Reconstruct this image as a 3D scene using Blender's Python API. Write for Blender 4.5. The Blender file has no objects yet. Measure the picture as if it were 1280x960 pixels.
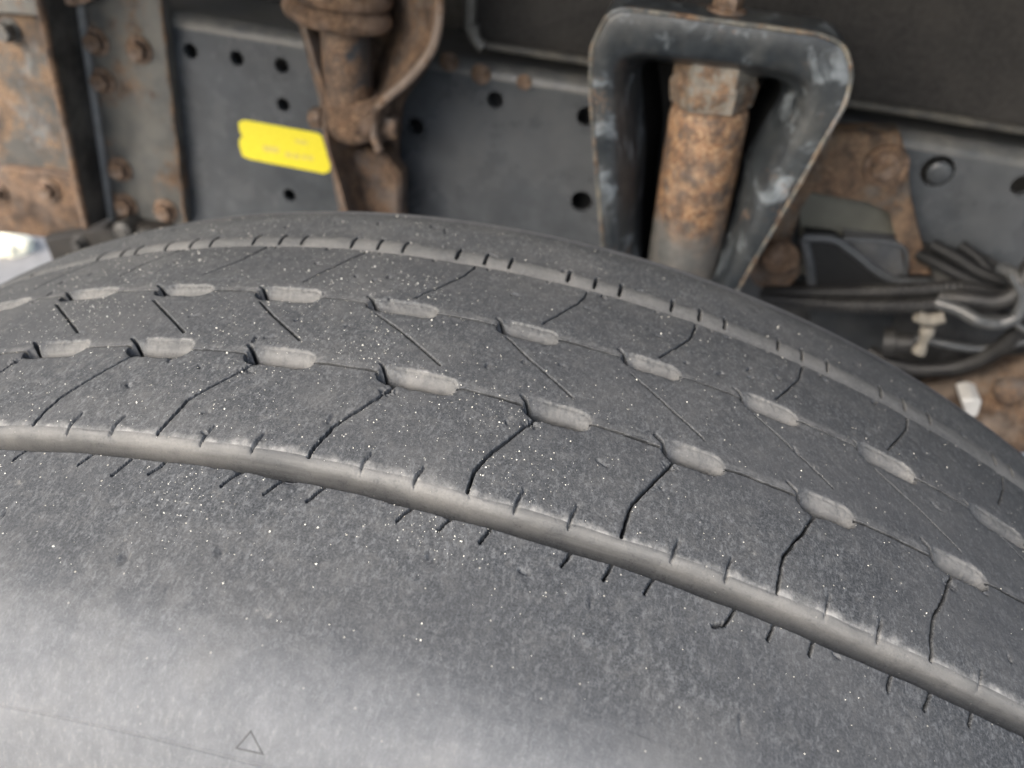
import bpy, bmesh, math, random
import numpy as np
from mathutils import Vector, Matrix

R_ = math.radians
scene = bpy.context.scene
col = scene.collection

# ------------------------------------------------------------------ camera
CAM = Vector((-0.21246, -0.05313, 1.15511))
EUL = (0.92623, -0.09442, -1.35370)
F_PX = 1035.7                      # focal length for a 1280 pixel wide frame
cd = bpy.data.cameras.new('camera')
cam = bpy.data.objects.new('camera', cd)
col.objects.link(cam)
cam.location = CAM
cam.rotation_euler = EUL
cd.sensor_width = 36.0
cd.lens = F_PX / 1280 * 36.0
cd.clip_start = 0.01
cd.clip_end = 500
cd.dof.use_dof = True
cd.dof.focus_distance = 0.232
cd.dof.aperture_fstop = 11.5
scene.camera = cam

# ------------------------------------------------------------------ light
SUN_EL, SUN_AZ = R_(34), R_(-50)     # azimuth from +Y, clockwise
world = bpy.data.worlds.new('World')
scene.world = world
world.use_nodes = True
wn = world.node_tree.nodes
sky = wn.new('ShaderNodeTexSky')
sky.sky_type = 'NISHITA'
sky.sun_disc = False
sky.sun_elevation = SUN_EL
sky.sun_rotation = SUN_AZ
sky.air_density = 1.0
sky.dust_density = 4.0
sky.ozone_density = 1.0
wn['Background'].inputs['Strength'].default_value = 0.15
hs = wn.new('ShaderNodeHueSaturation')          # thin overcast: a paler sky
hs.inputs['Saturation'].default_value = 0.75
world.node_tree.links.new(sky.outputs[0], hs.inputs['Color'])
world.node_tree.links.new(hs.outputs[0], wn['Background'].inputs['Color'])
sl = bpy.data.lights.new('sun', 'SUN')
sl.energy = 0.8
sl.angle = R_(60)
sl.color = (1.0, 0.97, 0.93)
so = bpy.data.objects.new('sun', sl)
col.objects.link(so)
sv = Vector((math.sin(SUN_AZ) * math.cos(SUN_EL), math.cos(SUN_AZ) * math.cos(SUN_EL), math.sin(SUN_EL)))
so.rotation_euler = sv.to_track_quat('Z', 'Y').to_euler()
so.location = sv * 8
scene.view_settings.view_transform = 'Standard'
scene.view_settings.look = 'None'
scene.view_settings.gamma = 1.0
scene.view_settings.exposure = 1.45
scene.view_settings.use_curve_mapping = False
scene.render.engine = 'CYCLES'

# ------------------------------------------------------------------ helpers
ROT = Matrix.Identity(3)
from mathutils import Euler
ROT = Euler(EUL, 'XYZ').to_matrix()
def ray(px, py):
    return ROT @ Vector(((px - 640) / F_PX, -(py - 480) / F_PX, -1.0))
def at(px, py, X):
    'point of the place seen at this spot of the photograph, on the upright plane X'
    r = ray(px, py)
    return CAM + r * ((X - CAM.x) / r.x)
def at_y(px, py, Y):
    r = ray(px, py)
    return CAM + r * ((Y - CAM.y) / r.y)
def at_z(px, py, Z):
    r = ray(px, py)
    return CAM + r * ((Z - CAM.z) / r.z)

def tag(o, label=None, cat=None, group=None, kind=None):
    if label: o['label'] = label
    if cat: o['category'] = cat
    if group: o['group'] = group
    if kind: o['kind'] = kind
    return o
def thing(name, loc, label, cat, group=None):
    o = bpy.data.objects.new(name, None)
    o.empty_display_size = 0.05
    o.location = loc
    col.objects.link(o)
    return tag(o, label, cat, group)
def wloc(o):
    v = Vector((0, 0, 0))
    while o is not None:
        v += o.location
        o = o.parent
    return v

class G:
    'collects shapes for one mesh, in world metres'
    def __init__(s):
        s.v, s.f = [], []
    def add(s, vs, fs):
        b = len(s.v)
        s.v += [tuple(p) for p in vs]
        s.f += [tuple(i + b for i in f) for f in fs]
        return s
    def loft(s, loops, close=True, cap0=True, cap1=True):
        n = len(loops[0])
        vs = [p for l in loops for p in l]
        fs = []
        m = n if close else n - 1
        for i in range(len(loops) - 1):
            for j in range(m):
                k = (j + 1) % n
                fs.append((i * n + j, i * n + k, (i + 1) * n + k, (i + 1) * n + j))
        if close and cap0: fs.append(tuple(range(n))[::-1])
        if close and cap1: fs.append(tuple((len(loops) - 1) * n + j for j in range(n)))
        return s.add(vs, fs)
    def prism(s, outline, X0, X1, ch=0.0):
        'outline: world points on plane X0 (front); extruded back to X1, with a chamfered front edge'
        c = sum((Vector(p) for p in outline), Vector()) / len(outline)
        loops = []
        def lp(X, k):
            out = []
            for i, p in enumerate(outline):
                p = Vector(p)
                if k:
                    a = Vector(outline[i - 1]); b = Vector(outline[(i + 1) % len(outline)])
                    d = ((a - p).normalized() + (b - p).normalized())
                    inward = (c - p).normalized() if d.length < .3 else d.normalized()
                    if inward.dot(c - p) < 0 and d.length < .3: inward = -inward
                    p = p + inward * k
                out.append((X, p.y, p.z))
            return out
        if ch: loops.append(lp(X0, ch))
        loops.append(lp(X0 + (ch if X1 > X0 else -ch), 0))
        loops.append(lp(X1, 0))
        return s.loft(loops)
    def tube(s, path, rad, n=12, caps=True):
        path = [Vector(p) for p in path]
        m = len(path)
        if not hasattr(rad, '__len__'): rad = [rad] * m
        loops = []
        t = (path[1] - path[0]).normalized()
        up = Vector((0, 0, 1)) if abs(t.z) < .9 else Vector((1, 0, 0))
        u = t.cross(up).normalized()
        for i in range(m):
            a = path[max(i - 1, 0)]; b = path[min(i + 1, m - 1)]
            t = (b - a).normalized()
            u = (u - t * u.dot(t)).normalized()
            w = t.cross(u)
            loops.append([path[i] + (u * math.cos(k * 2 * math.pi / n) + w * math.sin(k * 2 * math.pi / n)) * rad[i] for k in range(n)])
        return s.loft(loops, True, caps, caps)
    def box(s, a, b):
        (x0, y0, z0), (x1, y1, z1) = a, b
        return s.loft([[(x0, y0, z0), (x1, y0, z0), (x1, y1, z0), (x0, y1, z0)], [(x0, y0, z1), (x1, y0, z1), (x1, y1, z1), (x0, y1, z1)]])
    def obj(s, name, mat, parent=None, smooth=True, angle=35, bevel=0, loc=None):
        base = Vector(loc) if loc is not None else (wloc(parent) if parent else Vector((0, 0, 0)))
        me = bpy.data.meshes.new(name)
        me.from_pydata([tuple(Vector(p) - base) for p in s.v], [], s.f)
        bm = bmesh.new(); bm.from_mesh(me)
        bmesh.ops.recalc_face_normals(bm, faces=bm.faces)
        if bevel:
            es = [e for e in bm.edges if len(e.link_faces) == 2 and e.calc_face_angle() > .6]
            bmesh.ops.bevel(bm, geom=es, offset=bevel, segments=2, affect='EDGES', profile=.6)
        bm.to_mesh(me); bm.free()
        if smooth:
            me.shade_smooth()
            me.set_sharp_from_angle(angle=R_(angle))
        me.materials.append(mat)
        o = bpy.data.objects.new(name, me)
        col.objects.link(o)
        if parent is not None:
            o.parent = parent
            if loc is not None: o.location = Vector(loc) - wloc(parent)
        elif loc is not None: o.location = loc
        return o

def smooth_path(pts, n=6):
    pts = [Vector(p) for p in pts]
    out = []
    for i in range(len(pts) - 1):
        p0 = pts[max(i - 1, 0)]; p1 = pts[i]; p2 = pts[i + 1]; p3 = pts[min(i + 2, len(pts) - 1)]
        for k in range(n):
            t = k / n
            out.append(.5 * ((2 * p1) + (p2 - p0) * t + (2 * p0 - 5 * p1 + 4 * p2 - p3) * t * t + (3 * p1 - p0 - 3 * p2 + p3) * t ** 3))
    out.append(pts[-1])
    return out
def px_path(l, X, n=6):
    X = X if hasattr(X, '__len__') else [X] * len(l)
    return smooth_path([at(p[0], p[1], x) for p, x in zip(l, X)], n)
def rounded(pts, r, n=5):
    'round the corners of a closed outline'
    pts = [Vector(p) for p in pts]
    out = []
    for i, p in enumerate(pts):
        a = pts[i - 1]; b = pts[(i + 1) % len(pts)]
        ra = min(r, (a - p).length * .45); rb = min(r, (b - p).length * .45)
        s = p + (a - p).normalized() * ra; e = p + (b - p).normalized() * rb
        for k in range(n + 1):
            t = k / n
            out.append(s * (1 - t) ** 2 + p * 2 * t * (1 - t) + e * t * t)
    return out

# ------------------------------------------------------------------ materials
class N:
    def __init__(s, name):
        s.m = bpy.data.materials.new(name); s.m.use_nodes = True
        s.t = s.m.node_tree; s.b = s.t.nodes['Principled BSDF']
        s.geo = s.t.nodes.new('ShaderNodeTexCoord').outputs['Object']
    def n(s, typ, **k):
        o = s.t.nodes.new('ShaderNode' + typ)
        for a, b in k.items(): setattr(o, a, b)
        return o
    def put(s, sock, val):
        if isinstance(val, bpy.types.NodeSocket): s.t.links.new(val, sock)
        elif isinstance(val, (tuple, list)) and len(val) == 3 and sock.type == 'RGBA': sock.default_value = (*val, 1)
        else: sock.default_value = val
    def noise(s, scale, detail=4, rough=.55, vec=None, off=0.0, dist=0.0):
        o = s.n('TexNoise'); vec = vec or s.geo
        if off:
            a = s.n('VectorMath', operation='ADD'); s.put(a.inputs[0], vec); a.inputs[1].default_value = (off, off * 1.7, -off); vec = a.outputs[0]
        s.put(o.inputs['Vector'], vec)
        o.inputs['Scale'].default_value = scale; o.inputs['Detail'].default_value = detail
        o.inputs['Roughness'].default_value = rough; o.inputs['Distortion'].default_value = dist
        return o.outputs['Fac']
    def ramp(s, fac, a, b, lo=0.0, hi=1.0):
        o = s.n('MapRange', interpolation_type='SMOOTHSTEP')
        s.put(o.inputs[0], fac)
        for i, v in zip((1, 2, 3, 4), (a, b, lo, hi)): o.inputs[i].default_value = v
        return o.outputs[0]
    def math(s, op, a, b=0.0, clamp=False):
        o = s.n('Math', operation=op); o.use_clamp = clamp
        s.put(o.inputs[0], a); s.put(o.inputs[1], b)
        return o.outputs[0]
    def mix(s, fac, a, b):
        o = s.n('Mix', data_type='RGBA')
        s.put(o.inputs[0], fac); s.put(o.inputs[6], a); s.put(o.inputs[7], b)
        return o.outputs[2]
    def scale(s, vec, sc):
        o = s.n('Mapping'); s.put(o.inputs[0], vec); o.inputs['Scale'].default_value = sc
        return o.outputs[0]
    def bump(s, h, strength, dist):
        o = s.n('Bump'); s.put(o.inputs['Height'], h)
        o.inputs['Strength'].default_value = strength; o.inputs['Distance'].default_value = dist
        s.put(s.b.inputs['Normal'], o.outputs[0])
    def done(s, color, rough, metal=0.0, spec=.5):
        s.put(s.b.inputs['Base Color'], color); s.put(s.b.inputs['Roughness'], rough)
        s.put(s.b.inputs['Metallic'], metal); s.b.inputs['Specular IOR Level'].default_value = spec
        return s.m

RUST_D, RUST_M, RUST_L = (.048, .032, .023), (.115, .066, .039), (.25, .165, .100)
def metal(name, base, rust=0.0, dust=.3, rough=.45, seed=0.0, scale=1.0, dustc=(.21, .20, .18), bump=.35, pale=0.0, over=.25, zf=None, rustc=None):
    'painted steel: paint, road dust, rust patches that follow a noise'
    m = N(name)
    n1 = m.noise(14 * scale, 6, .62, off=3.1 + seed)
    n2 = m.noise(70 * scale, 5, .65, off=7.7 + seed)
    n3 = m.noise(420, 4, .6, off=1.3 + seed)
    paint = m.mix(m.ramp(n2, .3, .75), tuple(c * .8 for c in base), tuple(c * 1.2 for c in base))
    df = m.math('MULTIPLY', m.ramp(m.math('ADD', m.math('MULTIPLY', n1, .7), m.math('MULTIPLY', n2, .3)), .38, .68), dust)
    c = m.mix(df, paint, dustc)
    rfac = 0.0
    RD, RM, RL = rustc or (RUST_D, RUST_M, RUST_L)
    rc = m.mix(m.ramp(n2, .32, .64), RD, m.mix(m.ramp(n3, .4, .7), RM, RL))
    if rust > 0:
        k = m.math('ADD', m.math('MULTIPLY', m.noise(22 * scale, 6, .68, off=11 + seed), .75), m.math('MULTIPLY', n3, .25))
        e = .78 - .56 * rust
        rfac = m.ramp(k, e - .035, e + .05)
        if zf:       # rust has spread only above a certain height
            z = m.n('SeparateXYZ'); m.put(z.inputs[0], m.geo)
            rfac = m.math('MULTIPLY', rfac, m.ramp(m.math('ADD', z.outputs['Z'], m.math('MULTIPLY', m.math('SUBTRACT', n1, .5), .28)), *zf))
        c = m.mix(rfac, c, rc)
        of = m.math('MULTIPLY', m.ramp(m.noise(33 * scale, 5, .7, off=41 + seed), .42, .66), over)
        c = m.mix(of, c, dustc)
    if pale > 0:
        pf = m.math('MULTIPLY', m.ramp(m.noise(38 * scale, 5, .7, off=23 + seed, dist=.6), .52, .68), pale)
        c = m.mix(pf, c, (.30, .34, .37))
    ro = m.math('ADD', m.math('MULTIPLY', m.math('ADD', df, rfac, True), .35), rough, True)
    h = m.math('ADD', m.math('MULTIPLY', n3, .5), m.math('MULTIPLY', rfac, .6))
    m.bump(h, bump, .0012)
    return m.done(c, ro)
def plain(name, color, rough=.5, var=.25, scale=120, bump=.2, dust=0.0, spec=.5, dustc=(.24, .23, .2)):
    m = N(name)
    a = m.noise(scale, 5, .6, off=2.2); b = m.noise(scale * .12, 4, .6, off=5)
    c = m.mix(m.ramp(a, .3, .7), tuple(x * (1 - var) for x in color), tuple(x * (1 + var) for x in color))
    if dust: c = m.mix(m.math('MULTIPLY', m.ramp(b, .35, .7), dust), c, dustc)
    m.bump(a, bump, .001)
    return m.done(c, rough, 0.0, spec)

# ================================================================== the tyre
HUB = Vector((0, 0, 0.5))
RAD, CROWN = 0.5, 0.975

def rubber(name, kind):
    m = N(name)
    at_ = m.n('Attribute', attribute_name='tread').outputs['Vector']      # metres along the tread, metres across it
    dust = m.n('Attribute', attribute_name='dust').outputs['Fac']
    fine = m.noise(1500, 4, .65, vec=at_)
    mid = m.noise(260, 5, .65, vec=at_, off=.31)
    big = m.noise(28, 4, .6, vec=at_, off=.77)
    scuff = m.noise(1050, 4, .68, vec=m.scale(at_, (1.0, .52, 1.0)), off=.13, dist=.4)
    scuff2 = m.noise(520, 6, .78, vec=m.scale(at_, (1.0, .6, 1.0)), off=.57, dist=.3)
    c = m.mix(m.ramp(fine, .36, .66), (.033, .0355, .038), (.080, .084, .088))
    c = m.mix(m.math('MULTIPLY', m.ramp(scuff, .50, .66), .48), c, (.190, .196, .200))
    c = m.mix(m.math('MULTIPLY', m.ramp(scuff2, .52, .68), .5), c, (.185, .190, .193))
    c = m.mix(m.math('MULTIPLY', m.ramp(mid, .45, .75), .3), c, (.17, .168, .16))
    c = m.mix(m.math('MULTIPLY', m.ramp(big, .42, .72), .25), c, (.165, .162, .155))
    pol = m.noise(13, 5, .6, vec=m.scale(at_, (.6, 1.3, 1)), off=8.3)
    c = m.mix(m.math('MULTIPLY', m.ramp(pol, .40, .68), .5), c, (.066, .068, .071))
    # dry mud smears and pale grit pressed into the rubber
    sm = m.math('MULTIPLY', m.ramp(m.noise(95, 6, .75, vec=at_, off=1.9), .63, .74), m.ramp(mid, .42, .6))
    c = m.mix(m.math('MULTIPLY', sm, .45), c, (.36, .345, .31))
    vo = m.n('TexVoronoi', feature='F1'); m.put(vo.inputs['Vector'], at_); vo.inputs['Scale'].default_value = 620
    spr = m.n('SeparateColor'); m.put(spr.inputs[0], vo.outputs['Color'])
    pick = m.math('GREATER_THAN', spr.outputs[0], .955)
    sp = m.math('MULTIPLY', m.math('LESS_THAN', vo.outputs['Distance'], .17), pick)
    c = m.mix(m.math('MULTIPLY', sp, .7), c, (.46, .44, .38))
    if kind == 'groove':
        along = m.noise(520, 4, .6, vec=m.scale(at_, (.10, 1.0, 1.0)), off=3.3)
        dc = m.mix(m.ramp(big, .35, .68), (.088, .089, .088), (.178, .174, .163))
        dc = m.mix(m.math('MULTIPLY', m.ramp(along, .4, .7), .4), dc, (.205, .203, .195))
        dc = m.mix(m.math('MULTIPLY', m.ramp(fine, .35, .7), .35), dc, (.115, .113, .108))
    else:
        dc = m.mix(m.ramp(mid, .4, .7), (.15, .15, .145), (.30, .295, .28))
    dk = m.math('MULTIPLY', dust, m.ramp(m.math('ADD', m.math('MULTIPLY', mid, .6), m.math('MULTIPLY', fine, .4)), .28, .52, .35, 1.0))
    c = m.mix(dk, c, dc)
    if kind == 'side':
        gr = m.noise(130, 6, .68, vec=m.scale(at_, (.8, .6, 1.0)), off=2.9)
        fl = m.noise(700, 4, .7, vec=m.scale(at_, (1, .5, 1)), off=4.1)
        pc = m.mix(m.ramp(gr, .3, .7), (.128, .134, .142), (.176, .182, .190))
        pc = m.mix(m.math('MULTIPLY', m.ramp(fl, .5, .72), .4), pc, (.29, .295, .29))
        pc = m.mix(m.math('MULTIPLY', m.ramp(big, .5, .75), .2), pc, (.29, .28, .25))
        side = m.n('Attribute', attribute_name='side').outputs['Fac']
        # ragged boundary between the road-worn shoulder and the dusty sidewall
        drag = m.noise(330, 5, .65, vec=m.scale(at_, (.45, 1.0, 1.0)), off=6.3)
        sn = m.math('ADD', side, m.math('MULTIPLY', m.math('SUBTRACT', drag, .5), .30))
        sn = m.math('ADD', sn, m.math('MULTIPLY', m.math('SUBTRACT', mid, .5), .22))
        c = m.mix(m.math('MULTIPLY', m.ramp(sn, .05, 1.0), .68), c, pc)
    h = m.math('ADD', m.math('MULTIPLY', fine, .55), m.math('ADD', m.math('MULTIPLY', mid, .5), m.math('MULTIPLY', scuff, .3)))
    m.bump(h, .32, .0010)
    return m.done(c, m.ramp(fine, .3, .7, .62, .8), 0.0, .28)
M_RUB = rubber('worn_rubber', 'tread')
M_GRV = rubber('dusty_groove_rubber', 'groove')
M_SIDE = rubber('dusty_sidewall_rubber', 'side')

RIB1 = [[(145.4,-20.9),(147.5,-28.5)],[(100.7,-20.8),(106.9,-29.4),(112.9,-42.0),(114.1,-52.2)],[(57.7,-21.0),(69.8,-39.2),(70.6,-48.3),(71.4,-52.4)],[(11.1,-21.1),(16.1,-29.6),(22.4,-40.9),(24.2,-49.7),(24.7,-53.0)],[(-33.5,-21.0),(-28.8,-28.7),(-23.0,-40.0),(-21.3,-46.0),(-21.4,-51.4)],[(-76.7,-21.3),(-71.6,-29.9),(-66.1,-41.6),(-65.3,-46.4),(-64.7,-51.7)],[(-121.7,-20.9),(-117.3,-28.3),(-110.8,-40.4),(-109.8,-46.7),(-109.2,-52.5)],[(-168.1,-21.9),(-162.4,-31.2),(-158.1,-39.0),(-156.2,-45.9),(-155.6,-52.3)]]
RIB2 = [[(162.6,18.8),(133.3,-5.3)],[(116.9,16.9),(91.0,-4.9)],[(74.4,18.0),(64.7,8.9),(49.2,-3.8)],[(31.1,18.5),(19.6,10.3),(1.2,-4.7)],[(-15.2,19.4),(-25.6,9.0),(-35.8,0.5),(-42.2,-4.9)],[(-59.3,16.9),(-72.5,5.5),(-85.0,-4.9)],[(-102.6,18.0),(-116.5,6.5),(-128.5,-3.9)],[(-146.7,16.5),(-161.6,5.8),(-174.7,-4.6)],[(-195.5,18.4),(-205.1,10.7)]]
RIB3 = [[(141.0,67.6),(146.8,56.0),(150.1,42.0)],[(98.6,67.5),(101.6,53.2),(110.1,37.6)],[(54.8,67.6),(58.4,56.5),(65.7,36.0)],[(8.7,66.4),(9.9,59.7),(13.1,51.8),(21.6,34.0)],[(-37.1,65.7),(-35.2,56.0),(-25.2,33.4)],[(-80.9,65.8),(-79.2,54.8),(-67.8,33.0)],[(-125.6,67.6),(-122.6,55.5),(-111.2,33.5)],[(-172.6,68.3),(-168.8,57.0),(-155.0,33.5)],[(-220.4,70.4),(-213.5,54.2),(-204.6,38.8)]]
NA2 = [[(101.1,-51.5)],[(86.4,-51.2)],[(57.0,-51.4)],[(41.4,-51.4)],[(9.1,-51.3)],[(-6.5,-52.0)],[(-35.2,-51.3)],[(-50.4,-51.4)],[(-79.4,-51.8)],[(-94.7,-51.2)],[(-123.6,-51.2)],[(-139.3,-51.4)],[(-171.4,-51.7)]]
NA1 = [[(109.7,-68.3),(107.9,-64.2)],[(88.0,-68.2),(85.8,-64.1)],[(75.6,-70.6),(73.9,-66.9)],[(65.4,-68.5),(63.0,-64.6)],[(43.5,-68.9),(40.8,-64.3)],[(30.9,-69.0),(28.7,-64.6)],[(18.7,-68.6),(16.6,-64.5)],[(-6.2,-68.6),(-8.6,-64.2)],[(-17.3,-68.4),(-19.0,-65.0)],[(-28.7,-68.4),(-30.2,-64.3)],[(-50.7,-68.5),(-52.4,-63.8)],[(-61.9,-68.8),(-63.0,-65.2)],[(-73.1,-69.0),(-74.6,-64.1)],[(-91.5,-71.1),(-95.0,-69.2),(-96.9,-64.7)],[(-106.6,-69.1),(-107.8,-65.2)],[(-118.0,-68.6),(-119.1,-64.3)],[(-140.3,-69.1),(-141.6,-64.0)],[(-151.0,-70.0),(-153.5,-64.5)],[(-164.8,-68.4),(-166.5,-63.9)]]
ND1 = [[(194.6,79.6)],[(180.6,79.7)],[(172.5,82.1)],[(155.8,88.1)],[(142.6,87.8)],[(132.1,87.7)],[(110.8,87.2)],[(98.0,86.8)],[(87.7,86.0)],[(64.9,84.6)],[(53.2,84.2)],[(41.9,85.6)],[(18.8,84.3)],[(6.8,84.2)],[(-3.5,83.8)],[(-28.1,82.8)],[(-39.2,86.1)],[(-49.8,85.6)],[(-71.6,85.2)],[(-83.3,85.6)],[(-94.1,85.8)],[(-117.4,88.2)],[(-128.1,87.3)],[(-139.6,87.4)],[(-164.6,88.6)],[(-176.0,86.3)],[(-188.8,87.0)],[(-223.5,90.9)],[(-233.3,87.9)]]
PB = [[(149.0,-18.7),(122.5,-16.3)],[(107.8,-17.1),(82.9,-13.5)],[(65.3,-17.0),(39.9,-12.4)],[(20.8,-20.4),(-7.0,-13.5)],[(-26.3,-18.6),(-49.7,-13.3)],[(-70.1,-14.4),(-92.3,-14.3)],[(-113.7,-14.0),(-135.2,-15.9)],[(-159.7,-13.7),(-182.8,-14.3)]]
PC = [[(167.9,21.3),(140.2,24.0)],[(123.0,19.8),(97.7,25.6)],[(81.2,19.0),(54.6,26.6)],[(38.8,21.0),(11.1,27.0)],[(-8.6,22.0),(-32.4,28.8)],[(-52.9,24.2),(-75.9,26.6)],[(-95.5,23.7),(-118.9,25.4)],[(-139.0,25.9),(-164.4,27.3)],[(-184.5,23.3),(-210.9,27.0)]]


rng = np.random.default_rng(11)
PITCH = 44.4
def extend(lst, lo=-285, hi=300):
    'carry a measured row of cuts round the wheel, one tread pitch at a time'
    lst = sorted([list(map(tuple, l)) for l in lst], key=lambda l: -l[0][0])
    out = list(lst)
    f = lst[0]
    k = 1
    while f[0][0] + k * PITCH < hi: out.append([(s + k * PITCH, x) for s, x in f]); k += 1
    f = lst[-1]; k = 1
    while f[0][0] - k * PITCH > lo: out.append([(s - k * PITCH, x) for s, x in f]); k += 1
    return sorted(out, key=lambda l: l[0][0])
rib1, rib2, rib3 = extend(RIB1), extend(RIB2), extend(RIB3)
pitB, pitC = extend(PB), extend(PC)
def jit(a): return float(rng.normal() * a)

def poly(c, s): return np.polyval(c, np.clip(s, -215, 175) / 100)
cA1, cA2 = [-0.46, -0.744, 0.447, -63.3], [-0.41, -0.314, 0.379, -53.8]
cB, cC = [-0.739, -0.424, 0.985, -14.3], [0.495, -0.113, -0.736, 25.6]
cD1, cD2 = [-0.2, .25, 0.35, 84.3], [-0.15, .45, 70.6]

# fine grid in view, metres -> mm : s along the tread, x across
s_f = np.arange(-285, 300.01, .345)
def rows(*segs):
    o = []
    for a, b, d in segs:
        n = max(1, int(round((b - a) / d))); o.append(np.linspace(a, b, n, endpoint=False))
    return np.concatenate(o)
x_f = np.concatenate([rows((-104, -74, 2), (-74, -67, .5), (-67, -50, .25), (-50, -24, .45), (-24, -16, .3), (-16, -12.6, .14), (-12.6, -8, .3), (-8, 14, .45), (14, 24, .3), (24, 27.4, .14), (27.4, 33, .3), (33, 62, .5), (62, 92, .32), (92, 118, 2)), [118.0]])
S, XB = np.meshgrid(s_f, x_f, indexing='ij')
# the mesh rows run along the real, slightly wandering groove edges
KX = [-104, -63.3, -53.8, -14.3, 25.6, 70.6, 84.3, 118]
wav = lambda k: .22 * np.sin(s_f / 17 + k) + .16 * np.sin(s_f / 6.3 + 2.1 * k) + .08 * np.sin(s_f / 2.7 + 3 * k)
DEV = [0 * s_f] + [poly(c, s_f) - x0 + wav(i) for i, (c, x0) in enumerate(zip((cA1, cA2, cB, cC, cD2, cD1), KX[1:-1]))] + [0 * s_f]
X = XB + np.stack([np.interp(x_f, KX, [d[i] for d in DEV]) for i in range(len(s_f))])
H = np.zeros_like(S)            # depth below the crown, mm
DUST_SHADE = np.zeros_like(S)  # dust cover, lowered where shade is painted into cracks and wells
LEAN = np.zeros_like(S)           # how far the bottom of a cut leans under its far lip, mm

def vnoise(S, X, cell, seed):
    r = np.random.default_rng(seed)
    g = r.random((256, 256))
    u, v = S / cell, X / cell
    i, j = np.floor(u).astype(int), np.floor(v).astype(int)
    a, b = u - i, v - j
    a = a * a * (3 - 2 * a); b = b * b * (3 - 2 * b)
    q = lambda p, t: g[p % 256, t % 256]
    return (q(i, j) * (1 - a) + q(i + 1, j) * a) * (1 - b) + (q(i, j + 1) * (1 - a) + q(i + 1, j + 1) * a) * b - .5
def sstep(a, b, t):
    t = np.clip((t - a) / (b - a), 0, 1)
    return t * t * (3 - 2 * t)
n1 = vnoise(S, X, 1.1, 1); n2 = vnoise(S, X, 3.7, 2); n3 = vnoise(S, X, 13, 3); n0 = vnoise(S, X, .55, 4)
wob = .35 * n1 + .5 * n2
H += .10 * n1 + .16 * n2 + .35 * n3 + .05 * n0

def window(s0, s1, x0, x1, pad=7):
    i0, i1 = np.searchsorted(s_f, [s0 - pad, s1 + pad]); j0, j1 = np.searchsorted(x_f, [x0 - pad, x1 + pad])
    return slice(i0, i1), slice(j0, j1)
def cut(pts, width, depth, edge=.32, lip=.25, taper=0.0, rough=1.0, lean=0.0):
    'a sipe: a narrow slot along a polyline'
    ss, xs = [p[0] for p in pts], [p[1] for p in pts]
    w = window(min(ss), max(ss), min(xs), max(xs))
    a, b = S[w], X[w]
    if a.size == 0: return
    a = a + wob[w] * .55 * rough; b = b + wob[w].copy() * .45 * rough
    best = np.full(a.shape, 1e9); tt = np.zeros(a.shape)
    L = [0.0]
    for p, q in zip(pts[:-1], pts[1:]): L.append(L[-1] + math.hypot(q[0] - p[0], q[1] - p[1]))
    for (p, q, l0, l1) in zip(pts[:-1], pts[1:], L[:-1], L[1:]):
        dx, dy = q[0] - p[0], q[1] - p[1]; ll = dx * dx + dy * dy
        t = np.clip(((a - p[0]) * dx + (b - p[1]) * dy) / ll, 0, 1)
        d = np.hypot(a - p[0] - t * dx, b - p[1] - t * dy)
        k = d < best
        best[k] = d[k]; tt[k] = (l0 + t * (l1 - l0))[k] / L[-1]
    wd = width * (1 - taper * tt) * (1 + .5 * n2[w])
    f = np.clip((wd / 2 - best) / edge + .5, 0, 1)
    H[w] = np.maximum(H[w], depth * f)
    LEAN[w] = np.maximum(LEAN[w], lean * np.clip(f * 1.6 - .6, 0, 1))
    H[w] += lip * np.exp(-np.maximum(best - wd / 2, 0) / .55) * (f < 1)

# the two wide grooves
u = (XB + 63.3) / 9.5
DA = 6.6
near = sstep(-.01, .10, u)
def lip(u, u0, dl, dfloor):
    'far side of a groove: rolls over like the side of a tube, then drops into a dark crevice'
    q = np.clip((1 - u) / (1 - u0), 0, 1)
    return np.where(u < u0, dfloor, dl * (1 - np.sqrt(1 - q ** 2 * .995)))
gA = np.where((u > -.02) & (u < 1.0), near * lip(u, .74, 3.5 + .5 * n3, 13.0), 0)
H = np.maximum(H, gA)
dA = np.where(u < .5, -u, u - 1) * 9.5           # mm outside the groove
DUST_SHADE = np.maximum(DUST_SHADE, np.where(u > .5, sstep(2.6, -.8, dA + 2.4 * n2 + 1.4 * n1), sstep(.6, -.4, dA + .8 * n2)))
DUST_SHADE *= np.where((u > -.05) & (u < .73), .12, 1.0)    # crack at the near side coloured darker to paint its shade
H += .55 * np.exp(-np.maximum(dA, 0) / 1.1) * (u > .5)
chip = np.clip(n3 * 1.2 + n2 - .30, 0, 1) * np.exp(-np.maximum(dA, 0) / 1.0) * (u < .5) * (dA > 0)
H += 3.0 * chip
v = (XB - 70.6) / 13.7
DD = 7.5
gD = np.where((v > -.02) & (v < 1.0), sstep(0, .06, v) * lip(v, .36, 6.8, 10.5), 0)
H = np.maximum(H, gD)
dD = np.where(v < .5, -v, v - 1) * 15
DUST_SHADE = np.maximum(DUST_SHADE, .62 * sstep(.8, -.6, dD + 1.2 * n2 + .6 * n1))
for pts in NA1:                                   # cuts in the shoulder along the outer groove
    cut([(p[0], p[1]) for p in pts] + [(pts[-1][0] - .8, pts[-1][1] + 2.5)], .40, 5.0, lip=.12, edge=.26)
for (p,) in NA2:                                  # torn nicks on the far lip of the outer groove
    cut([(p[0] + .2, p[1] - 4.0), (p[0], p[1] - .6), (p[0] - .5, p[1] + 1.3), (p[0] - .9, p[1] + 3.2)], max(.4, .7 + jit(.2)), 1.9 + jit(.4), taper=.85, edge=.4, lip=.45)
done = []
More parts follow.
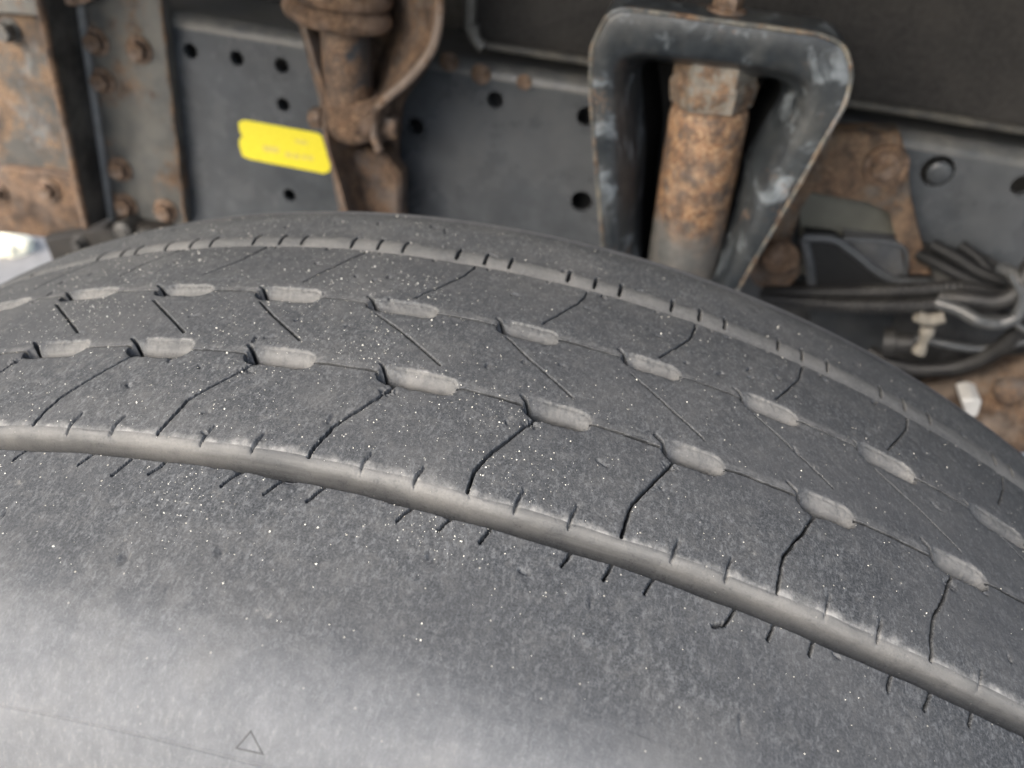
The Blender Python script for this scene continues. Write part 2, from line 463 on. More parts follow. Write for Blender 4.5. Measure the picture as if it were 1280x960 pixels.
for (p,) in extend(ND1):                          # cuts through the far wall of the inner groove
    if any(abs(p[0] - q) < 6 for q in done): continue
    done.append(p[0])
    d1 = float(poly(cD1, p[0]))
    cut([(p[0], d1 - 5.5), (p[0], d1 - 1), (p[0] - .2, d1 + 2.6)], .95, 9.0, lip=.1, rough=.5)
for i, (p,) in enumerate(extend(ND1)):
    d2 = float(poly(cD2, p[0]))
    if i % 3 != 1: cut([(p[0] + 6, d2 + .5), (p[0] + 6.5, d2 - 1.6)], 1.0, 2.5, lip=.1)

# narrow rings and the wells strung along them
def ring(c, pits, xoff, x0):
    c0 = X - XB + x0 
    d = np.abs(XB - x0)
    wd = .95 + .5 * n3 + .3 * n2
    f = np.clip((wd / 2 - d) / .13 + .5, 0, 1)
    np.copyto(H, np.maximum(H, 2.3 * f)); np.copyto(LEAN, np.maximum(LEAN, .95 * np.clip(f * 1.6 - .6, 0, 1)))
    H[...] += .08 * np.exp(-np.maximum(d - .5, 0) / 1.0)
    DUST_SHADE[...] = np.maximum(DUST_SHADE, .25 * sstep(2.0, .2, np.abs(XB - x0 - 2.0) + 1.6 * n2))
    info = []
    for (l, r) in pits:
        sa, sb = l[0], r[0]
        xa, xb = float(np.polyval(c, np.clip(sa, -215, 175) / 100)) + xoff, float(np.polyval(c, np.clip(sb, -215, 175) / 100)) + xoff
        info.append((sa, sb, (xa + xb) / 2))
        w = window(sb, sa, min(xa, xb) - 5, max(xa, xb) + 5, 8)
        a, b = S[w], X[w]
        if a.size == 0: continue
        xc = xb + (xa - xb) * (a - sb) / (sa - sb)
        R = 4.7
        t = np.clip((a - sb) / (sa - sb), 0, 1)            # 0 at the right end, 1 at the left
        R = 4.7 + jit(.35)
        Rl = R * (1 - .5 * sstep(.74, 1.0, t)) + .5 * n2[w] + .35 * n1[w]
        e = np.clip(np.abs(a - (sa + sb) / 2) - ((sa - sb) / 2 - R), 0, None)
        d = np.hypot(e * 1.0, b - xc)
        half = Rl * np.sqrt(np.clip(1 - (e / Rl) ** 2, 0, 1))
        inside = np.clip((Rl * 1.04 - d) / .32, 0, 1)
        q = np.clip((xc + half * 1.10 - b) / (Rl * 1.0), 0, 1)
        dep = np.where(q >= 1, 9.0, .5 + 4.6 * (1 - np.sqrt(1 - q ** 2 * .995)))
        endr = sstep(-.04, .10, t) * .4 + .6                # the right end rises gently
        LEAN[w] *= np.clip((d - Rl) / .5, 0, 1)
        H[w] = np.where((inside > .5), 0, H[w])               # the ring cut ends at the well
        H[w] = np.maximum(H[w], inside * (dep + .35 * n2[w] * (dep > .4) + .22 * n1[w] * (dep > .4)) * endr)
        out = d - Rl
        H[w] += .28 * np.exp(-np.maximum(out, 0) / 1.0)
        PIT_SHADE = (q >= 1) & (inside > .5)
        clean = rng.uniform(.78, 1.0) * (1 - .8 * sstep(.60, .80, t + .15 * n3[w]))               # dust varies per well; left end darkened to paint in its shade
        DUST_SHADE[w] = np.maximum(DUST_SHADE[w], clean * np.where(b > xc, sstep(1.1, -.3, out + 1.3 * n2[w] + 1.0 * n1[w]), sstep(.6, -.3, out + .8 * n2[w])))  # clean: dust per well, with the left end's shade painted in
        DUST_SHADE[w] = np.where(PIT_SHADE, .12, DUST_SHADE[w])  # near part of each well coloured dark to paint its shade
        PIT[w] = np.where(out < .2, 1, PIT[w])
        # the deep slot across the left third of the well
        sc = sb + (sa - sb) * .78
        cut([(sc + 5.0 + jit(.5), float(xb) + 4.4), (sc + .6, float(xb) + .4), (sc - 2.4, float(xb) - 4.6)], .95, 11.0, lip=.15, rough=.8, edge=.28)
    return info
PIT = np.zeros(S.shape, np.int8)
pB = ring(cB, pitB, 0.0, -14.3)
pC = ring(cC, pitC, 0.0, 25.6)

for l in rib1:
    l = [(l[0][0] - .6, -17.5)] + l[1:] + [(l[-1][0] + .1, -53.6)]
    cut(l, .38, 7.0, taper=-.3, lip=.3, edge=.26)
    # torn rubber where the cut leaves the well
    w = window(l[0][0], l[1][0], l[1][1], -18, 6)
    if H[w].size and rng.random() < .75:
        dd = np.hypot((S[w] - (l[0][0] + 2.0)) / 3.2, (X[w] + 22.3) / 2.6)
        H[w] += np.clip(1 - dd, 0, 1) * (1.0 + 2.6 * n1[w] + 2.0 * n0[w])
for l in rib2:
    wl = .50 + .30 * float(sstep(-120, 90, np.array(l[0][0])))
    cut(l, wl, 2.4, taper=.25, lip=.02, edge=.16, lean=.9)
for l in rib3:
    cut([(l[0][0] - .2, l[0][1] + 3.5)] + l, .5, 2.6, taper=.4, lip=.12, edge=.24, lean=.7)
# small gouges and stone cuts
for k in range(95):
    s0, x0 = rng.uniform(-230, 240), rng.uniform(-100, 110)
    a = rng.uniform(0, 6.3); L = rng.uniform(.8, 3.2)
    cut([(s0, x0), (s0 + math.cos(a) * L, x0 + math.sin(a) * L)], rng.uniform(.5, 1.1), rng.uniform(.4, 1.2), edge=.6, lip=.3)

# --- vertices
def surf(s, x, h):
    'mm on the tread -> metres about the hub'
    r = RAD - CROWN * (x / 1000) ** 2 - h / 1000
    x_ = np.clip((x - 84) / 30, 0, 1); r = r + .0030 * x_ * x_ * (3 - 2 * x_)      # fuller far shoulder
    th = s / 500
    return np.stack([x / 1000 + 0 * th, r * np.sin(th), r * np.cos(th)], -1)
V = surf(S, X + LEAN, H)
du = np.gradient(V, axis=0); dv = np.gradient(V, axis=1)
NRM = np.cross(dv, du); NRM /= np.linalg.norm(NRM, axis=-1, keepdims=True) + 1e-12
if (NRM[..., 2]).mean() < 0: NRM = -NRM
ns, nx = S.shape

# --- which piece each face belongs to
sc = .5 * (s_f[:-1] + s_f[1:])[:, None]; xc = .5 * (x_f[:-1] + x_f[1:])[None, :]
SC = np.broadcast_to(sc, (ns - 1, nx - 1)); XR = np.broadcast_to(xc, SC.shape)
XC = .25 * (X[:-1, :-1] + X[1:, :-1] + X[:-1, 1:] + X[1:, 1:])
a1, a2, b_, c_, d2, d1 = KX[1:-1]
PART = np.zeros(SC.shape, int)                   # 0 outer shoulder
PART[XR > a1] = 1                                # outer groove
def blocks(mask, cuts, base):
    cnt = np.zeros(SC.shape, int)
    for l in cuts:
        l = sorted(l, key=lambda p: p[1])
        cnt += (SC > np.interp(XC, [p[1] for p in l], [p[0] for p in l]))
    PART[mask] = base + cnt[mask]
blocks((XR > a2) & (XR <= b_), rib1, 100)
blocks((XR > b_) & (XR <= c_), rib2, 200)
blocks((XR > c_) & (XR <= d2), rib3, 300)
PART[(XR > d2)] = 2
PART[(XR > d1)] = 3
pm = (PIT[:-1, :-1] + PIT[1:, :-1] + PIT[:-1, 1:] + PIT[1:, 1:]) >= 2
for base, info in ((400, pB), (500, pC)):
    for i, (sa, sb, xm) in enumerate(info):
        k = pm & (SC < sa + 3) & (SC > sb - 3) & (np.abs(XC - xm) < 9)
        PART[k] = base + i

tyre = thing('tyre', HUB - Vector((0, 0, .5)), 'large worn dark grey truck tyre with dusty grooves and pale scuffed sidewall', 'tyre')
idx = np.arange(ns * nx).reshape(ns, nx)
QUADS = np.stack([idx[:-1, :-1], idx[:-1, 1:], idx[1:, 1:], idx[1:, :-1]], -1)
Vf, Nf = V.reshape(-1, 3) + np.array([0, 0, .5]), NRM.reshape(-1, 3)
TRD = np.stack([S / 1000, X / 1000, H / 1000], -1).reshape(-1, 3)
DUST_SHADEf = np.clip(DUST_SHADE, 0, 1).reshape(-1)
def make_part(name, verts, quads, nrm, trd, dst, mat, side=None, kind=None, parent=None):
    me = bpy.data.meshes.new(name)
    nv, nf = len(verts), len(quads)
    me.vertices.add(nv); me.vertices.foreach_set('co', np.ascontiguousarray(verts, np.float32).ravel())
    me.loops.add(nf * 4); me.loops.foreach_set('vertex_index', np.ascontiguousarray(quads, np.int32).ravel())
    me.polygons.add(nf); me.polygons.foreach_set('loop_start', np.arange(0, nf * 4, 4, dtype=np.int32))
    me.update(calc_edges=True)
    me.shade_smooth()
    for nm, typ, ar in (('tread', 'FLOAT_VECTOR', trd), ('dust', 'FLOAT', dst), ('side', 'FLOAT', side)):
        if ar is None: continue
        at_ = me.attributes.new(nm, typ, 'POINT')
        at_.data.foreach_set('vector' if typ == 'FLOAT_VECTOR' else 'value', np.ascontiguousarray(ar, np.float32).ravel())
    if nrm is not None: me.normals_split_custom_set_from_vertices(np.ascontiguousarray(nrm, np.float32))
    me.materials.append(mat)
    o = bpy.data.objects.new(name, me); col.objects.link(o); o.parent = parent or tyre
    if kind: o['kind'] = kind
    return o
flat, qf = PART.ravel(), QUADS.reshape(-1, 4)
SIDE0 = np.clip((-X.reshape(-1) - 90) / 34, 0, 1)
for p in np.unique(flat):
    q = qf[flat == p]
    us, inv = np.unique(q, return_inverse=True)
    inv = inv.reshape(-1, 4)
    name = {0: 'shoulder_rib', 1: 'outer_groove', 2: 'inner_groove', 3: 'shoulder_rib'}.get(int(p), 'tread_block' if p < 400 else 'tread_well')
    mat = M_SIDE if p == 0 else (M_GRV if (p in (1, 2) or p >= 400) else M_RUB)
    make_part(name, Vf[us], inv, Nf[us], TRD[us], DUST_SHADEf[us], mat, SIDE0[us] if p == 0 else None)

# --- the rest of the way round, and the sidewalls
def profile_tread():
    xs = [-104, -80, -63.6, -63.2, -60, -57, -54.2, -53.8, -30, -14.6, -14.2, -13.8, 0, 25.2, 25.6, 26, 45, 70.4, 71, 78, 85, 85.8, 100, 118]
    hs = [0, 0, 0, 6.2, 6.6, 4.5, 1, 0, 0, 0, 3, 0, 0, 0, 3, 0, 0, 0, 7, 7.5, 3, 0, 0, 0]
    return xs, hs
tx, th_ = profile_tread()
s_r = np.linspace(300, -285 + 2 * math.pi * 500, 420)
Sr, Xr = np.meshgrid(s_r, np.array(tx, float), indexing='ij')
Hr = np.broadcast_to(np.array(th_)[None, :], Sr.shape)
Vr = surf(Sr, Xr, Hr).reshape(-1, 3) + np.array([0, 0, .5])
ir = np.arange(Sr.size).reshape(Sr.shape)
qr = np.stack([ir[:-1, :-1], ir[:-1, 1:], ir[1:, 1:], ir[1:, :-1]], -1).reshape(-1, 4)
make_part('tread_band', Vr, qr, None, np.stack([Sr / 1000, Xr / 1000, 0 * Sr], -1).reshape(-1, 3), np.where(Hr > 2, 1., 0).reshape(-1), M_RUB)

def sidewall(name, x0, sign, mould):
    r0 = RAD - CROWN * (x0 / 1000) ** 2 + (.0030 if x0 > 100 else 0)
    a0 = math.atan(2 * CROWN * abs(x0) / 1000)
    rad = .045
    cx, cr = abs(x0) / 1000 - rad * math.sin(a0), r0 - rad * math.cos(a0)
    prof = [(cx + rad * math.sin(a), cr + rad * math.cos(a)) for a in np.linspace(a0, R_(84), 44)]
    x1, r1 = prof[-1]
    prof += [(x1 + .004, r1 - .02), (x1 + .006, r1 - .045), (x1 + .004, r1 - .075), (x1 - .004, r1 - .105), (x1 - .016, r1 - .13), (x1 - .024, r1 - .15), (x1 - .05, r1 - .158)]
    if mould:     # the fine moulding line round the sidewall
        out = []
        for i, (x, r) in enumerate(prof):
            out.append((x, r))
            if i + 1 < len(prof) and r > .4757 >= prof[i + 1][1]:
                x2, r2 = prof[i + 1]
                at_r = lambda rr: x + (x2 - x) * (r - rr) / (r - r2)
                d = Vector((.42, .9)).normalized()
                for rr, hh in ((.4760, 0), (.47583, .00020), (.4757, .00020), (.47553, -.00036), (.47534, -.00036), (.4752, 0)):
                    xx = at_r(rr); out.append((xx + d.x * hh * 1.4, rr + d.y * hh * .6))
        prof = [p for i, p in enumerate(out)]
    prof = np.array(prof)
    ss = np.concatenate([s_f[::4], s_r])
    Sg, K = np.meshgrid(ss, np.arange(len(prof)), indexing='ij')
    px_, pr = prof[K, 0] * sign, prof[K, 1]
    t = Sg / 500
    Vv = np.stack([px_, pr * np.sin(t), pr * np.cos(t) + .5], -1)
    arc = np.concatenate([[0], np.cumsum(np.hypot(*np.diff(prof, axis=0).T))])
    Xs = (abs(x0) / 1000 + arc)[K] * sign
    ii = np.arange(Sg.size).reshape(Sg.shape)
    q = np.stack([ii[:-1, :-1], ii[:-1, 1:], ii[1:, 1:], ii[1:, :-1]], -1).reshape(-1, 4)
    if sign < 0: q = q[:, ::-1]
    n = None
    sd = np.clip((np.abs(Xs) * 1000 - 90) / 34, 0, 1)
    return make_part(name, Vv.reshape(-1, 3), q, n, np.stack([Sg / 1000, Xs, 0 * Sg], -1).reshape(-1, 3), np.zeros(Sg.size), M_SIDE, sd.reshape(-1)), prof
sw, OUT_PROF = sidewall('sidewall', -104, -1, True)
sidewall('sidewall', 118, 1, False)

# small raised triangle moulded on the sidewall
def on_side(th, r, lift=0.0):
    i = int(np.argmin(np.abs(OUT_PROF[:, 1] - r)))
    i = min(max(i, 1), len(OUT_PROF) - 2)
    x = np.interp(-r, -OUT_PROF[:, 1], OUT_PROF[:, 0])
    d = OUT_PROF[i + 1] - OUT_PROF[i - 1]; nn = Vector((-d[1], d[0])).normalized()
    if nn.x < 0: nn = -nn
    x, r = x + nn.x * lift, r + nn.y * lift
    return Vector((-x, r * math.sin(th), r * math.cos(th) + .5))
g = G()
tri = [(.0180, .4802), (.0085, .4772), (.0235, .4770)]
def inner(tr, k):
    cx = sum(p[0] for p in tr) / 3; cy = sum(p[1] for p in tr) / 3
    return [(cx + (p[0] - cx) * k, cy + (p[1] - cy) * k) for p in tr]
loops = [[on_side(*p, l) for p in inner(tri, k)] for k, l in ((1.0, -.0004), (.94, .00014), (.80, .00014), (.72, -.0004))]
g.loft(loops, True, False, False)
tri_o = g.obj('moulded_triangle', M_SIDE, tyre)

# pale grit lodged on the tread
M_GRIT = plain('pale_grit', (.72, .70, .62), .4, .3, 900, 0)
gv, gf = [], []
oct_v = np.array([(1, 0, 0), (-1, 0, 0), (0, 1, 0), (0, -1, 0), (0, 0, 1), (0, 0, -.6)], float)
oct_f = [(0, 2, 4), (2, 1, 4), (1, 3, 4), (3, 0, 4), (2, 0, 5), (1, 2, 5), (3, 1, 5), (0, 3, 5)]
cl = [(rng.uniform(-40, 180), rng.uniform(-90, 90), rng.uniform(6, 25)) for _ in range(26)]
count = 0
while count < 3600:
    if rng.random() < .45:
        c0 = cl[rng.integers(len(cl))]; s0, x0 = rng.normal(c0[0], c0[2]), rng.normal(c0[1], c0[2])
    else:
        s0, x0 = rng.uniform(-240, 260), rng.uniform(-103, 116)
        if rng.random() > .35 + .65 * sstep(-200, 120, np.array(s0)): continue
    if not (-280 < s0 < 290 and -103 < x0 < 116): continue
    i, j = np.searchsorted(s_f, s0), np.searchsorted(x_f, x0)
    if H[i, j] > 1.5 or (DUST_SHADE[i, j] > .4 and rng.random() < .8): continue
    p, n = V[i, j] + np.array([0, 0, .5]), NRM[i, j]
    sz = float(np.clip(rng.lognormal(-8.98, .45), .00007, .00042))
    A = Matrix.Rotation(rng.uniform(0, 6.3), 3, Vector(rng.normal(size=3)).normalized())
    vs = (oct_v * sz * rng.uniform(.6, 1.3, (6, 3))) @ np.array(A)
    b = len(gv)
    gv += (vs + p + n * sz * .25).tolist(); gf += [tuple(k + b for k in f) for f in oct_f]
    count += 1
me = bpy.data.meshes.new('grit'); me.from_pydata(gv, [], gf); me.materials.append(M_GRIT)
o = bpy.data.objects.new('grit', me); col.objects.link(o); o.parent = tyre; o['kind'] = 'stuff'

# ================================================================== the setting
M_GROUND = plain('pale_concrete', (.23, .225, .22), .85, .18, 40, .3, .3)
g = G(); g.add([(-150, -150, 0), (150, -150, 0), (150, 150, 0), (-150, 150, 0)], [(0, 1, 2, 3)])
tag(g.obj('ground', M_GROUND), kind='structure')

# ================================================================== chassis behind the tyre
M_FRAME = metal('frame_paint', (.060, .067, .074), .06, .3, .22, 0.0, .6, (.115, .115, .112), .08, 0, .1)
M_PLATE = metal('plate_paint', (.088, .092, .092), .42, .55, .4, 4.0, .8, (.165, .155, .13), .2)
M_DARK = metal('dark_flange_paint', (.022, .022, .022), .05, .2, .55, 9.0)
M_OLDP = metal('old_panel_paint', (.045, .046, .045), .52, .5, .45, 2.6, .6, (.10, .093, .08), .35, .25, .2, None, ((.045, .032, .024), (.125, .076, .045), (.27, .18, .105)))
M_RUSTY = metal('rusty_iron', (.10, .075, .06), .82, .35, .62, 14.0, 1.0, (.28, .20, .15), .5, 0, .6)
M_RUSTB = metal('brown_rusty_sheet', (.075, .060, .050), .60, .6, .5, 18.0, .8, (.19, .15, .122), .4, 0, .35)
M_RUSTP = metal('flaking_rusty_paint', (.022, .028, .034), .66, .15, .4, 21.0, 1.1, (.20, .15, .115), .5, 0, .25, (.088, .072))
M_MOUNT = metal('chipped_blue_black_paint', (.019, .024, .029), .30, .12, .34, 31.0, 1.0, (.12, .12, .11), .25, .5)
M_BOLT = metal('rusty_bolt', (.11, .085, .07), .62, .6, .55, 40.0, 2.4, (.24, .18, .14), .4, 0, .55)
M_LINER = plain('textured_black_plastic', (.026, .025, .024), .55, .3, 240, .6, .4, .4, (.05, .047, .043))
M_BLACK = plain('black_plastic', (.010, .0105, .011), .6, .25, 300, .1, .1, .35, (.05, .05, .046))
M_HOSE = plain('dusty_black_hose', (.014, .014, .0145), .5, .3, 300, .2, .45, .4, (.062, .060, .054))
M_TUBE = plain('shiny_grey_hose', (.055, .058, .06), .36, .2, 200, .1, .3, .6)
M_OLIVE = plain('olive_grey_box', (.105, .105, .088), .5, .15, 60, .1, .4, .5, (.17, .165, .13))
M_YEL = None
XF = .48

# --- main rail: web with drilled holes, rolled top edge, flanges
rail = thing('frame_rail', (XF, -.1, .70), 'long dark grey painted steel frame rail drilled with round holes', 'frame rail')
ZT = .953
def web_with_holes():
    bm = bmesh.new()
    def loop(pts):
        vs = [bm.verts.new((XF, y, z)) for y, z in pts]
        return [bm.edges.new((vs[i], vs[(i + 1) % len(vs)])) for i in range(len(vs))]
    es = loop([(.46, .70), (.46, ZT - .012), (-1.1, ZT - .012), (-1.1, .70)])
    for px, py, r in [(238, 64, 8), (296, 73, 8), (352, 82, 8.3), (354, 131, 7.5), (362, 244, 7.5), (520, 158, 9.5), (619, 125, 9.5), (727, 252, 12.5), (733, 146, 11), (1172, 214, 16.5), (1277, 232, 10)]:
        p = at(px, py, XF); rr = r * (p - CAM).length / F_PX * 1.06
        es += loop([(p.y + rr * math.cos(a * math.pi / 14), p.z + rr * math.sin(a * math.pi / 14)) for a in range(28)])
    bmesh.ops.triangle_fill(bm, use_beauty=True, use_dissolve=False, edges=es)
    bmesh.ops.recalc_face_normals(bm, faces=bm.faces)
    if bm.faces[0].normal.x > 0: bmesh.ops.reverse_faces(bm, faces=bm.faces)
    g = G(); bm.verts.index_update()
    n = len(bm.verts)
    vs = [v.co.copy() for v in bm.verts]
    fs = [tuple(v.index for v in f.verts) for f in bm.faces]
    back = [(v.x + .007, v.y, v.z) for v in vs]
    side = [(e.verts[0].index, e.verts[1].index, e.verts[1].index + n, e.verts[0].index + n) for e in bm.edges if len(e.link_faces) == 1]
    g.add([*vs, *back], fs + [tuple(i + n for i in f[::-1]) for f in fs] + side)
    bm.free()
    return g
web_with_holes().obj('web', M_FRAME, rail, angle=30)
sec = [(XF + .012 - .012 * math.cos(a), ZT - .012 + .012 * math.sin(a)) for a in np.linspace(0, math.pi / 2, 8)] + [(XF + .085, ZT), (XF + .085, ZT - .007), (XF + .014, ZT - .007), (XF + .007, ZT - .012)]
g = G(); g.loft([[(x, y, z) for x, z in sec] for y in np.linspace(.46, -1.1, 24)])
M_FLANGE = metal('dusty_flange_paint', (.085, .09, .094), .16, .6, .32, 6.0, 1.3, (.16, .15, .13))
g.obj('top_flange', M_FLANGE, rail)
g = G(); g.box((XF + .0071, -1.1, .70), (XF + .085, .46, .706)); g.obj('bottom_flange', M_FRAME, rail)
g = G(); g.box((XF + .030, -1.1, .7062), (XF + .036, .46, ZT - .0072)); g.obj('hole_blackout', M_DARK, rail)  # plate added behind the web so its holes stay dark
# rusty flush rivet heads along the top bend, plug in its hole
def dome(c, r, h, n=18, dirn=-1):
    g = G(); loops = []
    for k, (a, b) in enumerate([(1, .0), (1, .25), (.93, .6), (.72, .88), (.4, 1), (.02, 1.0)]):
        loops.append([(c.x + dirn * h * b, c.y + r * a * math.cos(t * 2 * math.pi / n), c.z + r * a * math.sin(t * 2 * math.pi / n)) for t in range(n)])
    return g.loft(loops, True, False, True)
rv = None
for px, py, r, h in [(561, 77, 12, .003), (601, 93, 12.5, .0018), (655, 103, 9.5, .0012)]:
    p = at(px, py, XF - .0005)
    p.x = XF + .0003
    dome(p, r * .72 / F_PX, h).obj('rivet', M_BOLT, rail, loc=p)
p = at(1174, 216, XF + .003); dome(p, .0098, .003).obj('hole_plug', M_FRAME, rail, loc=p)

# --- splice plate with hex bolts, standing flange, old rusty panel
XP = .468
yP = at(213, 140, XP).y
def hexbolt(p, r, wr, parent, mat, turn=.3, h=.0075):
    g = G(); loops = []
    for a, x in ((1, 0), (1, -h + .0016), (.86, -h), (.02, -h)):
        loops.append([(p.x - .0022 + x, p.y + r * a * math.cos(turn + k * math.pi / 3), p.z + r * a * math.sin(turn + k * math.pi / 3)) for k in range(6)])
    g.loft(loops, True, False, True)
    b = g.obj('bolt', mat, parent, loc=p, angle=25)
    g = G(); n = 20
    loops = [[(p.x + x, p.y + wr * a * math.cos(k * 2 * math.pi / n), p.z + wr * a * math.sin(k * 2 * math.pi / n)) for k in range(n)] for a, x in ((1, 0.0005), (1, -.0018), (.93, -.0024), (.3, -.0024))]
    g.loft(loops, True, False, True)
    g.obj('washer', mat, b, loc=p)
    return b
plate = thing('splice_plate', (XP, yP, .72), 'grey bolted steel splice plate with rusty hex bolts and rusty right edge', 'plate')
e0, e1 = at_y(196, 0, yP), None
top = [at(198, -40, XP), at(232, 276, XP), at(228, 286, XP), at(150, 290, XP), at(138, 268, XP), at(93, -40, XP)]
g = G(); g.prism(top, XP, XF - .0005, .002); g.obj('plate_sheet', M_PLATE, plate, angle=50)
for i, (px, py) in enumerate([(121, 52), (175, 62), (129, 101), (151, 211), (158, 256), (208, 263)]):
    hexbolt(at(px, py, XP), .0092, .0125, plate, M_BOLT, .25 + .4 * i)
g = G(); g.tube([p + Vector((-.0005, .0006 * math.sin(k * 1.7), 0)) for k, p in enumerate(smooth_path([at(197, -40, XP), at(232, 278, XP)], 22))], [.0017 + .0008 * math.sin(k * 2.3) for k in range(23)], 8); g.obj('rusty_edge', metal('dark_edge_rust', (.045, .035, .028), .5, .3, .6, 44, 2.0, (.20, .16, .12), .3, 0, .4), plate)
# standing flange: bends forward from the plate's left edge
yB = at(116, 130, XP).y
angle = thing('flange_angle', (XP, yB, .70), 'black standing steel flange with a worn edge and painted bend highlight beside the splice plate', 'flange')
fl_top, fl_bot = at(93, -40, XP), at(139, 272, XP)
ft, fb = at_y(46, -40, fl_top.y), at_y(112, 284, fl_bot.y)
loops = []
for b, f in ((fl_top, ft), (fl_bot, fb)):
    d = Vector((0, .006, 0))
    b = b + Vector((-.0006, 0, 0))
    f = Vector((f.x, b.y, b.z if False else f.z))
    loops.append([b, f, f + d, b + d])
g = G(); g.loft(loops); g.obj('flange_face', M_DARK, angle, bevel=.0012)
g = G(); g.tube([loops[0][1] + Vector((-.001, .003, 0)), loops[1][1] + Vector((-.001, .003, 0))], .0036, 10); g.obj('worn_edge', M_RUSTB, angle)
g = G(); g.tube([loops[0][0] + Vector((-.001, -.0015, 0)), loops[1][0] + Vector((-.001, -.0015, 0))], .0042, 10); g.obj('bend', metal('bend_highlight_paint', (.20, .21, .215), .12, .3, .35, 47, 1.5), angle)  # bend coloured paler to paint in its highlight

XO = .475
old = thing('old_side_panel', at(20, 200, XO), 'grimy side panel with a big orange rust patch left of the black flange', 'panel')
o_ = [at(-40, -40, XO), at(62, -40, XO), at(112, 296, XO), at(-40, 290, XO)]
g = G(); g.prism(o_, XO, XO + .006, .001); g.obj('panel_sheet', M_OLDP, old)
# stiffening ledge along the top, rusty lower strip
g = G(); g.prism([at(-40, -10, XO - .012), at(66, 2, XO - .012), at(72, 24, XO - .012), at(-40, 14, XO - .012)], XO - .012, XO - .0003, .003); g.obj('top_lip', M_PLATE, old)
xs = XO - .010
g = G(); g.prism([at(-40, 205, xs), at(60, 215, xs), at(92, 222, xs), at(110, 296, xs), at(66, 300, xs), at(-40, 286, xs)], xs, XO - .0003, .003); g.obj('lower_strip', M_RUSTB, old, angle=50)
hexbolt(at(14, 38, XO), .0088, .0105, old, M_PLATE, .1, .012)
hexbolt(at(62, 236, xs), .008, .012, old, M_BOLT, .8)
hexbolt(at(0, 240, xs), .007, .010, old, M_BOLT, .4)

# dark hanger below the plate, between panel and tyre
hg = thing('lower_hanger', at(130, 310, .45), 'small dark brown iron hanger below the black flange, just above the tyre', 'bracket')
g = G(); g.prism([at(52, 298, .45), at(150, 280, .45), at(205, 288, .45), at(190, 330, .45), at(90, 360, .45), at(68, 340, .45)], .45, .49, .004); g.obj('hanger_body', metal('dark_hanger_iron', (.009, .008, .007), .35, .25, .6, 52, 1.0, (.030, .025, .019), .3, 0, .2, None, ((.012, .009, .007), (.03, .019, .012), (.06, .04, .026))), hg, angle=50)
p = at(100, 305, .448); p.x = .450
hexbolt(p, .006, .0085, hg, M_DARK, .5)
for px, py, r in [(150, 292, 15), (178, 300, 12)]:
    p = at(px, py, .440); q = p + Vector((.03, 0, .0))
    G().tube([p, p + Vector((.004, 0, 0)), q], [r * .5 * .7 / F_PX, r * .7 / F_PX, r * .7 / F_PX], 14).obj('bush', M_DARK, hg)

# pale tab at the very top
tb = thing('rusty_tab', at(80, -4, .45), 'pale rusty bent tab hanging over the top of the splice plate', 'tab')
g = G(); g.prism(rounded([at(40, -30, .45), at(112, -30, .45), at(112, 2, .45), at(92, 8, .45), at(62, 3, .45), at(40, -6, .45)], .004), .45, .458, .0015); g.obj('tab_sheet', metal('pale_rust', (.35, .24, .17), .5, .6, .6, 50, 1, (.42, .33, .25)), tb)
g = G(); g.box((.458, at(100, -30, .45).y, at(80, -20, .45).z), (XP, at(60, -30, .45).y, at(80, -30, .45).z)); g.obj('tab_root', M_RUSTB, tb)

# --- yellow sticker
def yellow():
    m = N('yellow_vinyl')
    a = m.noise(60, 3, .5); b = m.noise(300, 4, .6, off=2)
    c = m.mix(m.ramp(b, .35, .7), (.70, .61, .022), (.78, .69, .035))
    return m.done(c, .45)
M_YEL = yellow()
xk = XF - .0004
stk = [(298, 153), (304, 150), (312, 151), (396, 166), (402, 170), (413, 206), (412, 214), (405, 217), (312, 199), (303, 195), (299, 182), (299, 174), (303, 170), (299, 163)]
g = G(); g.prism([at(*p, xk) for p in stk], xk, XF - .0001); 
sticker = g.obj('sticker', M_YEL, None, loc=at(350, 185, xk))
tag(sticker, 'bright yellow sticker stuck on the frame rail left of the rusty strut', 'sticker')
# worn, unreadable print on it
M_PRT = plain('faded_print', (.62, .52, .11), .5, .2, 400, 0)
for k, (x0, y0, x1, y1, w) in enumerate([(328, 185, 348, 188, 7), (356, 193, 364, 194, 6), (366, 195, 374, 196, 6), (377, 196, 383, 197, 6), (385, 197, 391, 198, 6), (368, 176, 384, 179, 4)]):
    x = xk - .0003
    q = G(); q.prism(rounded([at(x0, y0 - w / 2, x), at(x1, y1 - w / 2, x), at(x1 + 1, y1 + w / 2, x), at(x0 + 1, y0 + w / 2, x)], .001, 3), x, xk - .00005).obj('worn_print', M_PRT, sticker)

# --- rusty strut with coil and bracket
XS = .42
st = thing('spring_strut', at(430, 190, XS), 'rusty spring strut with two coil turns, pin and clevis left of centre', 'strut')
tube_top, tube_bot = at(430, -30, XS), at(436, 140, XS)
g = G(); g.tube([tube_top, tube_top.lerp(tube_bot, .55), tube_bot], [.0195, .0198, .0205], 28); g.obj('tube', M_RUSTP, st)
c0 = at(422, 8, XS)
pth = []
for k in range(0, 85):
    a = k / 85 * 2.35 * 2 * math.pi + .8
    pth.append(Vector((c0.x + .030 * math.sin(a), c0.y + .0345 * math.cos(a), c0.z - .013 + k * .00042)))
g = G(); g.tube(pth, .0078, 12); g.obj('coil_spring', M_RUSTY, st)
